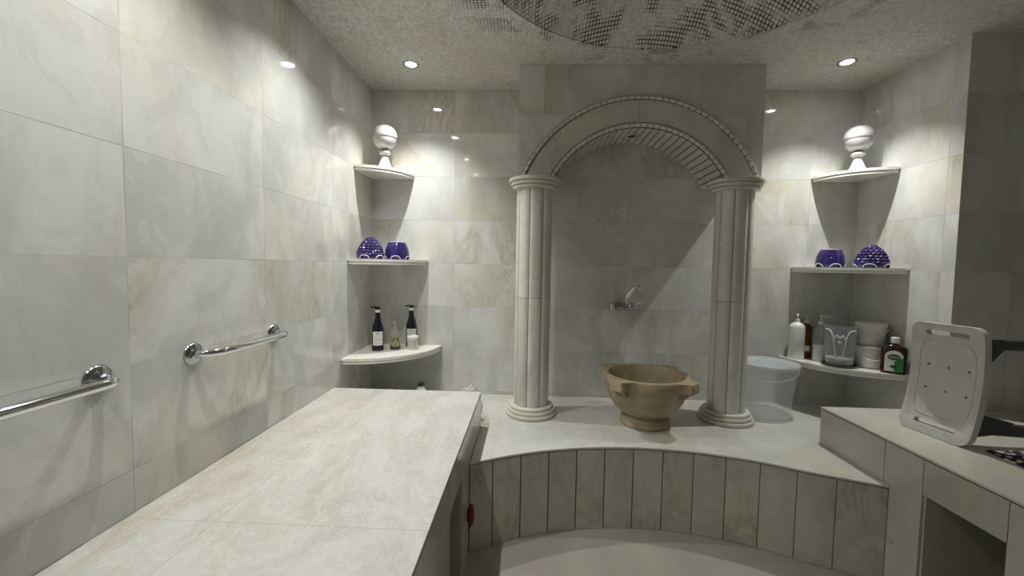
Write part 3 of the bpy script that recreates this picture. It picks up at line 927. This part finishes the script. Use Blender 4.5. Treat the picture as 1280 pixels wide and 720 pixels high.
lf = [(.014*math.cos(2*PI*k/18)-.002, .042+.0085*math.sin(2*PI*k/18)) for k in range(18)]
link('leaf_mark', yflat(lf, -.0313, .0004), M['green_dark'], lb, smooth=0)
def text_obj(name, body, size, parent, loc, m, rot=(PI/2, 0, 0)):
    cu = bpy.data.curves.new(name, 'FONT'); cu.body = body; cu.size = size; cu.align_x = 'CENTER'; cu.align_y = 'CENTER'; cu.extrude = .0003
    tmp = bpy.data.objects.new(name+'_src', cu); COL.objects.link(tmp)
    dg = bpy.context.evaluated_depsgraph_get(); me = bpy.data.meshes.new_from_object(tmp.evaluated_get(dg))
    bpy.data.objects.remove(tmp)
    me.materials.clear(); me.materials.append(m)
    o = bpy.data.objects.new(name, me); COL.objects.link(o); o.parent = parent; o.location = loc; o.rotation_euler = rot
    return o
text_obj('lettering', 'Dettol', .017, lb, (0, -.0315, .097), M['label'])

# ------------------------------------------------------------------ translucent bucket on the platform
t = thing('lidded_bucket', 'large translucent pale blue bucket with lid behind the right column', 'bucket', (1.522, 2.668, ZL+.0004))
bm = bmesh.new()
pr = [(0, 0), (.128, 0), (.134, .006), (.138, .02), (.165, .305), (.170, .308), (.170, .322), (.162, .322)]
pr += [(.161, .300), (.134, .022), (.129, .008), (0, .006)]
lathe(bm, pr, 56); link('bucket_body', bm, M['bucket'], t, smooth=45)
bm = bmesh.new()
pr = [(0, .330), (.05, .331), (.10, .330), (.140, .326), (.150, .334), (.172, .336), (.178, .330), (.178, .312), (.1745, .312), (.1735, .328), (.150, .3295), (.140, .3225), (0, .3265)]
lathe(bm, pr, 56)
for r in (.055, .095, .125): tube(bm, [(r*math.cos(2*PI*k/48), r*math.sin(2*PI*k/48), .331) for k in range(48)], .0022, 6, closed=True)
link('bucket_lid', bm, M['lid'], t, smooth=45)
pts = []
for k in range(21):
    s = -1+2*k/20; a = math.radians(-120)+s*PI/2
    z = .295-.05*math.cos(s*PI/2); r = .165-(.305-z)*.095+.006
    pts.append((r*math.cos(a), r*math.sin(a), z))
bm = bmesh.new(); tube(bm, pts, .0035, 8); link('bucket_handle', bm, M['lid'], t, smooth=60)

# ------------------------------------------------------------------ stone basin
BC = (.700, 2.438)
t = thing('stone_basin', 'carved beige stone basin with lugs standing between the columns', 'basin', (*BC, ZL+.0004), 0)
bm = bmesh.new()
lathe(bm, [(0, 0), (.135, 0), (.141, .006), (.141, .022), (.136, .028), (.133, .034), (.138, .040), (.136, .048), (.124, .056), (.118, .066), (0, .066)], 56)
link('foot', bm, M['stone'], t, smooth=45)
bm = bmesh.new()
pr = [(0, .060), (.116, .062), (.140, .076), (.178, .108), (.207, .150), (.223, .190), (.231, .232), (.233, .238), (.241, .241), (.244, .246), (.244, .292), (.240, .297), (.218, .297), (.213, .292), (.205, .235), (.180, .165), (.130, .115), (.07, .096), (0, .092)]
lathe(bm, pr, 64)
link('bowl', bm, M['stone'], t, smooth=45)
for ang in (-47, -137, 133, 43):
    a = math.radians(ang); bm = bmesh.new()
    sec = [(.232, .082), (.246, .066), (.258, .054), (.275, .047), (.294, .043), (.299, .036)]
    poly = [(r, w) for r, w in sec]+[(r, -w) for r, w in reversed(sec)]
    prism(bm, poly, .243, .2965, bev=.003)
    c = [(.215, .034), (.250, .030), (.250, -.030), (.215, -.034)]
    prism(bm, c, .205, .246, bev=.006)
    bmesh.ops.rotate(bm, verts=bm.verts[:], cent=(0, 0, 0), matrix=Matrix.Rotation(a, 3, 'Z'))
    link('lug', bm, M['stone'], t, smooth=30)

# ------------------------------------------------------------------ wall tap
TZ = 1.083; TY = YB-.062
t = thing('wall_tap', 'chrome wall tap with raised swivel spout above the stone basin', 'tap', (.655, YB, TZ))
def xlathe(bm, prof, y, z):
    lathe(bm, [(r, x) for r, x in prof], 24, warp=lambda c: Vector((c.z, y+c.y, z+c.x)))
bm = bmesh.new()
xlathe(bm, [(0, -.062), (.0205, -.062), (.0225, -.056), (.0225, -.03), (.0205, -.026), (.0205, .024), (.026, .03), (.028, .04), (.025, .052), (.0195, .056), (0, .056)], -.062, 0)
for x in (-.045, .040):
    lathe(bm, [(0, 0), (.024, 0), (.022, .006), (.012, .010), (.011, .062), (0, .062)], 20, warp=lambda c, x=x: Vector((x+c.x, -.0008-c.z, c.y)))
link('tap_body', bm, M['chrome_dark'], t, smooth=45)
bm = bmesh.new()
xlathe(bm, [(0, -.100), (.022, -.100), (.027, -.096), (.0285, -.088), (.0285, -.070), (.020, -.064), (.010, -.062), (0, -.062)], -.062, 0)
link('tap_knob', bm, M['chrome'], t, smooth=45)
bm = bmesh.new()
xlathe(bm, [(0, .056), (.012, .056), (.017, .062), (.017, .074), (.012, .08), (0, .08)], -.062, 0)
tube(bm, smoothpath([(.066, -.066, .004), (.085, -.076, .020), (.104, -.084, .028)], 5), [.009]*5+[.0075]*5+[.006], 10)
tube(bm, smoothpath([(.066, -.064, -.004), (.085, -.072, -.010), (.100, -.078, -.006)], 5), [.008]*5+[.007]*5+[.006], 10)
link('tap_handle', bm, M['chrome'], t, smooth=45)
bm = bmesh.new()
tube(bm, smoothpath([(.014, -.062, .014), (.014, -.063, .050), (.017, -.066, .066), (.034, -.074, .094), (.056, -.084, .122), (.066, -.088, .129), (.078, -.092, .131)], 7), [.012]*8+[.018]*22+[.0155]*13, 14)
lathe(bm, [(0, -.014), (.020, -.014), (.020, .014), (.0165, .018), (0, .018)], 20, warp=lambda c: Vector((.082+c.z*.9, -.093+c.y, .129+c.x-c.z*.25)))
lathe(bm, [(0, .010), (.0155, .010), (.0155, .024), (.012, .028), (0, .028)], 20, warp=lambda c: Vector((.018+c.x, -.062+c.y, c.z)))
link('spout', bm, M['chrome'], t, smooth=60)

# ------------------------------------------------------------------ grab bars
def grab_bar(y0, y1, z, label):
    t = thing('grab_bar', label, 'grab bar', (XL, y0, z), 0, 'chrome grab bars on the left wall')
    L = y1-y0; off = .072
    pts = smoothpath([(.008, 0, 0), (.030, .004, 0), (.050, .022, 0), (off-.006, .055, 0), (off, .095, 0)], 6)
    pts += [(off, L*.5, 0)] + smoothpath([(off, L-.06, 0), (off-.003, L-.030, 0), (off-.016, L-.010, 0), (.034, L, 0), (.008, L, 0)], 6)
    bm = bmesh.new(); tube(bm, pts, .0135, 18); link('rail', bm, M['chrome'], t, smooth=60)
    for y in (0, L):
        bm = bmesh.new()
        lathe(bm, [(0, .0005), (.036, .0005), (.037, .003), (.034, .009), (.024, .013), (.0150, .015), (.0130, .017), (0, .017)], 36, warp=lambda c, y=y: Vector((c.z, y+c.x, c.y)))
        link('wall_flange', bm, M['chrome_dark'], t, smooth=45)
    return t
grab_bar(.590, 1.012, 1.036, 'chrome grab bar nearer the camera, cut off by the left edge')
grab_bar(1.318, 1.752, 1.036, 'short chrome grab bar further along the left wall, wholly in view')

# ------------------------------------------------------------------ ceiling spotlights
def spotlight(x, y, label, watts, lit=True, cone=126, blend=1.):
    t = thing('ceiling_spotlight', label, 'spotlight', (x, y, ZC-.0006), 0, 'recessed ceiling spotlights')
    bm = bmesh.new(); lathe(bm, [(.032, 0), (.049, 0), (.048, -.004), (.043, -.006), (.036, -.005), (.032, -.001), (.032, 0)], 40); link('ring', bm, M['ring'], t, smooth=50)
    bm = bmesh.new(); lathe(bm, [(0, -.0015), (.018, -.002), (.030, -.001), (.031, 0), (0, 0)], 32); link('bulb', bm, M['bulb'], t, smooth=60)
    ld = bpy.data.lights.new('spot_beam', 'SPOT'); ld.energy = watts; ld.color = (1., .995, .945)
    ld.spot_size = math.radians(cone); ld.spot_blend = blend; ld.shadow_soft_size = .012
    lo = bpy.data.objects.new('spot_beam', ld); COL.objects.link(lo); lo.parent = t; lo.location = (0, 0, -.03)
    return t
W = 30
spotlight(-.73, 2.535, 'lit ceiling spotlight near the left back corner', W*1.36, cone=102)
spotlight(1.80, 2.520, 'lit ceiling spotlight near the right back corner', W*1.36, cone=102)
spotlight(-.72, 1.83, 'lit ceiling spotlight over the far half of the massage bench', W*.92)
spotlight(-.73, 1.03, 'lit ceiling spotlight over the middle of the massage bench', W*.78)
spotlight(-.72, .25, 'lit ceiling spotlight over the near end of the massage bench', W*.70)

# ------------------------------------------------------------------ plastic shower stool lying on its side
def stool():
    t = thing('shower_stool', 'white plastic shower stool tipped on its side on the right bench', 'stool', (1.806, 1.868, ZBEN))
    Wd, Hh, th = .284, .492, .026
    # local frame: seat plane in (u along -y from far to near, t up); thickness to +x
    tilt = [(0, -.032), (.12, -.012), (.3, .010), (.55, .024), (.8, .022), (1., .012)]
    def xo(s):
        for (a, p), (b, q) in zip(tilt, tilt[1:]):
            if s <= b:
                f = (s-a)/(b-a); return p+(q-p)*f
        return tilt[-1][1]
    def sm(s): return (xo(max(0, s-.06))+xo(s)+xo(min(1, s+.06)))/3
    yaw = math.radians(7)
    def pos(u, s, d):
        dish = .010*(1-min(1, abs(u)*2)**2)*(.3+.7*math.sin(PI*s))
        x = sm(s)+d+dish; y = -u*Wd
        return Vector((x*math.cos(yaw)-y*math.sin(yaw), x*math.sin(yaw)+y*math.cos(yaw), .002+s*Hh))
    nu, ns = 28, 40; rc = .045
    bm = bmesh.new(); F, Bk = {}, {}
    def clampc(u, s):          # round the corners
        x = u*Wd; z = s*Hh; cx = Wd/2-rc
        for zc, sg in ((rc, -1), (Hh-rc, 1)):
            if abs(x) > cx and sg*(z-zc) > 0:
                dx = abs(x)-cx; dz = abs(z-zc); m = max(dx, dz); L = math.hypot(dx, dz)
                if L > 1e-9:
                    k = m/L; dx *= k; dz *= k
                    x = math.copysign(cx+dx, x); z = zc+sg*dz
        return x/Wd, z/Hh
    for i in range(nu+1):
        for j in range(ns+1):
            u, s = clampc(-.5+i/nu, j/ns)
            lip = 1 if (abs(u) > .40 or s < .09 or s > .93) else 0
            F[i, j] = bm.verts.new(pos(u, s, -.004*lip)); Bk[i, j] = bm.verts.new(pos(u, s, th))
    for i in range(nu):
        for j in range(ns):
            bm.faces.new((F[i, j], F[i+1, j], F[i+1, j+1], F[i, j+1]))
            bm.faces.new((Bk[i, j+1], Bk[i+1, j+1], Bk[i+1, j], Bk[i, j]))
    ring = [(i, 0) for i in range(nu)]+[(nu, j) for j in range(ns)]+[(i, ns) for i in range(nu, 0, -1)]+[(0, j) for j in range(ns, 0, -1)]
    for a, b in zip(ring, ring[1:]+ring[:1]): bm.faces.new((F[b], F[a], Bk[a], Bk[b]))
    seat = link('seat', bm, M['seat'], t, smooth=35)
    # cut the two grip slots and six drain holes
    cb = bmesh.new()
    def cutter(u0, u1, s, hw, slot):
        pts = []
        n = 10
        if slot:
            for k in range(n+1): pts.append((u1*Wd+hw*math.sin(PI*k/n), hw*math.cos(PI*k/n)))
            for k in range(n+1): pts.append((u0*Wd-hw*math.sin(PI*k/n), -hw*math.cos(PI*k/n)))
        else: pts = [(u0*Wd+hw*math.cos(-2*PI*k/14), hw*math.sin(-2*PI*k/14)) for k in range(14)]
        tt = bmesh.new(); A, B = [], []
        for x, z in pts:
            A.append(tt.verts.new(pos(x/Wd, s+z/Hh, -.06))); B.append(tt.verts.new(pos(x/Wd, s+z/Hh, .08)))
        tt.faces.new(A); tt.faces.new(B[::-1]); m = len(pts)
        for k in range(m):
            j = (k+1) % m; tt.faces.new((A[k], B[k], B[j], A[j]))
        bmesh.ops.recalc_face_normals(tt, faces=tt.faces[:])
        merge(cb, tt)
    cutter(-.26, .26, .915, .011, True); cutter(-.26, .26, .095, .011, True)
    for s in (.40, .615):
        for u in (-.26, .02, .30): cutter(u, u, s, .006, False)
    cut = link('cutter', cb, M['seat'], t, smooth=0)
    md = seat.modifiers.new('b', 'BOOLEAN'); md.operation = 'DIFFERENCE'; md.solver = 'EXACT'; md.object = cut
    bpy.context.view_layer.update()
    dg = bpy.context.evaluated_depsgraph_get(); me = bpy.data.meshes.new_from_object(seat.evaluated_get(dg))
    seat.modifiers.clear(); old = seat.data; seat.data = me; me.name = 'seat'
    me.shade_smooth(); me.set_sharp_from_angle(angle=math.radians(35))
    bpy.data.objects.remove(cut)
    # raised border line framing the sitting area
    fr = []
    for k in range(64):
        a = 2*PI*k/64; c, s_ = math.cos(a), math.sin(a)
        fr.append(pos(.385*math.copysign(abs(c)**.35, c), .50+.335*math.copysign(abs(s_)**.35, s_), -.0005))
    bm = bmesh.new(); tube(bm, fr, .0022, 6, closed=True); link('seat_bead', bm, M['seat'], t, smooth=60)
    # legs now lying level, pointing to the right
    def leg(u, s, tipz, w, tipy, gl, gt, name='leg'):
        p = pos(u, s, th); bm = bmesh.new()
        a = Vector((p.x-.001, p.y, p.z)); e = Vector((.74, a.y+tipy, tipz))
        h = .5*w
        # gusset plate
        g = [(0, -h-gl), (.010, -h-gl), (.085, -h), (.085+gt*2, h), (.0, h+gt)]
        tt = bmesh.new()
        A = [tt.verts.new((a.x+x, a.y-.017, a.z+z)) for x, z in g]; B = [tt.verts.new((a.x+x, a.y+.017, a.z+z)) for x, z in g]
        tt.faces.new(A); tt.faces.new(B[::-1])
        for k in range(5):
            j = (k+1) % 5; tt.faces.new((A[k], A[j], B[j], B[k]))
        merge(bm, tt)
        d = (e-a)
        tt = bmesh.new(); R0, R1 = [], []
        for k in range(16):
            q = 2*PI*k/16; cy, cz = math.copysign(abs(math.cos(q))**.6, math.cos(q))*.019, math.copysign(abs(math.sin(q))**.6, math.sin(q))*h
            R0.append(tt.verts.new((a.x+.03, a.y+cy, a.z+cz))); R1.append(tt.verts.new((e.x, e.y+cy*.85, e.z+cz*.85)))
        for k in range(16):
            j = (k+1) % 16; tt.faces.new((R0[k], R0[j], R1[j], R1[k]))
        tt.faces.new(R0[::-1]); tt.faces.new(R1); merge(bm, tt)
        l = link(name, bm, M['legs'], t, smooth=40)
        l['label'] = 'dark grey tubular leg'
        fb = bmesh.new(); tube(fb, [(e.x-.02, e.y, e.z), (e.x+.03, e.y, e.z)], .024, 16); link('rubber_foot', fb, M['lamp_black'], l, smooth=40)
    leg(.33, .86, .415, .046, 0, .085, .0)
    leg(.33, .150, .045, .052, -.02, .012, .045)
    return t
stool()

# ------------------------------------------------------------------ animal print cloth
def cloth():
    bm = bmesh.new(); nx, ny = 60, 44; V, U = {}, {}
    q = [(1.866, 1.722), (2.40, 1.742), (2.40, 1.40), (1.835, 1.42)]
    for i in range(nx+1):
        for j in range(ny+1):
            a, b = i/nx, j/ny
            x = (q[0][0]*(1-a)+q[1][0]*a)*(1-b)+(q[3][0]*(1-a)+q[2][0]*a)*b
            y = (q[0][1]*(1-a)+q[1][1]*a)*(1-b)+(q[3][1]*(1-a)+q[2][1]*a)*b
            x += .010*mnoise.noise((x*9, y*9, 1)); y += .008*mnoise.noise((x*11, y*9, 4))
            e = min(a, 1-a, b, 1-b)
            h = .0015+(.010+.006*mnoise.noise((x*16, y*16, 2)))*min(1, e*9)
            V[i, j] = bm.verts.new((x, y, ZBEN+.0035+h)); U[i, j] = bm.verts.new((x, y, ZBEN+.0008))
    for i in range(nx):
        for j in range(ny):
            bm.faces.new((V[i, j], V[i+1, j], V[i+1, j+1], V[i, j+1])); bm.faces.new((U[i, j+1], U[i+1, j+1], U[i+1, j], U[i, j]))
    ring = [(i, 0) for i in range(nx)]+[(nx, j) for j in range(ny)]+[(i, ny) for i in range(nx, 0, -1)]+[(0, j) for j in range(ny, 0, -1)]
    for a, b in zip(ring, ring[1:]+ring[:1]): bm.faces.new((V[b], V[a], U[a], U[b]))
    tag(link('patterned_towel', bm, M['leopard'], smooth=60), 'black and white animal print towel lying on the right bench', 'towel')
cloth()

# ------------------------------------------------------------------ plastic bag behind the bench
def bag():
    bm = bmesh.new(); bmesh.ops.create_icosphere(bm, subdivisions=5, radius=1)
    for v in bm.verts:
        d = v.co.normalized()
        n1 = mnoise.noise(d*2.1+Vector((3, 1, 7))); n2 = abs(mnoise.noise(d*4.5+Vector((8, 2, 1))))
        r = 1+.30*n1-.38*n2
        x, y, z = d*r
        taper = 1-.25*max(0, z)
        spike = .35*max(0, d.z)**6
        v.co = Vector((x*.098*taper+.02*max(0, z), y*.055*taper, z*.118+spike*.07))
        if v.co.z < -.07: v.co.z = -.07-(.002*n1)
    mz = min(v.co.z for v in bm.verts)
    for v in bm.verts: v.co.z -= mz
    tag(link('plastic_bag', bm, M['bag'], None, (-.352, 2.400, ZL+.0005), 25), 'crumpled white plastic bag behind the far corner of the massage bench', 'bag')
bag()

# ------------------------------------------------------------------ red object hanging at the bench end
t = thing('red_pouch', 'small dark red pouch hanging on the side of the massage bench', 'pouch', (XBL+.0005, 1.80, .222))
bm = bmesh.new(); bmesh.ops.create_uvsphere(bm, u_segments=24, v_segments=16, radius=1)
for v in bm.verts:
    z = v.co.z; w = .021*(1-.25*z)*(1 if z < .6 else 1-.5*(z-.6))
    v.co = Vector(((.017+v.co.x*.0165), v.co.y*w+.006*z, z*.050+.006*mnoise.noise(v.co*2)))
link('pouch_body', bm, M['red'], t, smooth=60)
for dy in (-.010, .006):
    bm = bmesh.new(); tube(bm, smoothpath([(.010, dy, -.035), (.012, dy-.004, -.055), (.008, dy-.002, -.072)], 5), .003, 8); link('cord', bm, M['black'], t, smooth=60)

# ------------------------------------------------------------------ camera
cam = bpy.data.cameras.new('camera'); co = bpy.data.objects.new('camera', cam); COL.objects.link(co)
pitch, roll, yaw, fpx = .0537, .0167, .0395, 519.117
fw = Vector((-math.sin(yaw)*math.cos(pitch), math.cos(yaw)*math.cos(pitch), -math.sin(pitch)))
rt = Vector((math.cos(yaw), math.sin(yaw), 0)); up = rt.cross(fw)
r = rt*math.cos(roll)+up*math.sin(roll); u = -rt*math.sin(roll)+up*math.cos(roll)
co.matrix_world = Matrix(((r.x, u.x, -fw.x, 0), (r.y, u.y, -fw.y, 0), (r.z, u.z, -fw.z, 1.345), (0, 0, 0, 1)))
cam.sensor_width = 36; cam.lens = fpx*36/1280; cam.clip_start = .02
S.camera = co

w = bpy.data.worlds.new('world'); w.use_nodes = True; S.world = w
w.node_tree.nodes['Background'].inputs[0].default_value = (.02, .02, .02, 1)
S.view_settings.view_transform = 'Standard'; S.view_settings.look = 'None'
S.view_settings.gamma = 1; S.view_settings.use_curve_mapping = False
S.view_settings.exposure = 0.74
S.cycles.max_bounces = 14; S.cycles.diffuse_bounces = 8; S.cycles.glossy_bounces = 6
S.cycles.transparent_max_bounces = 16
S.cycles.use_denoising = True
S.cycles.sample_clamp_indirect = 6
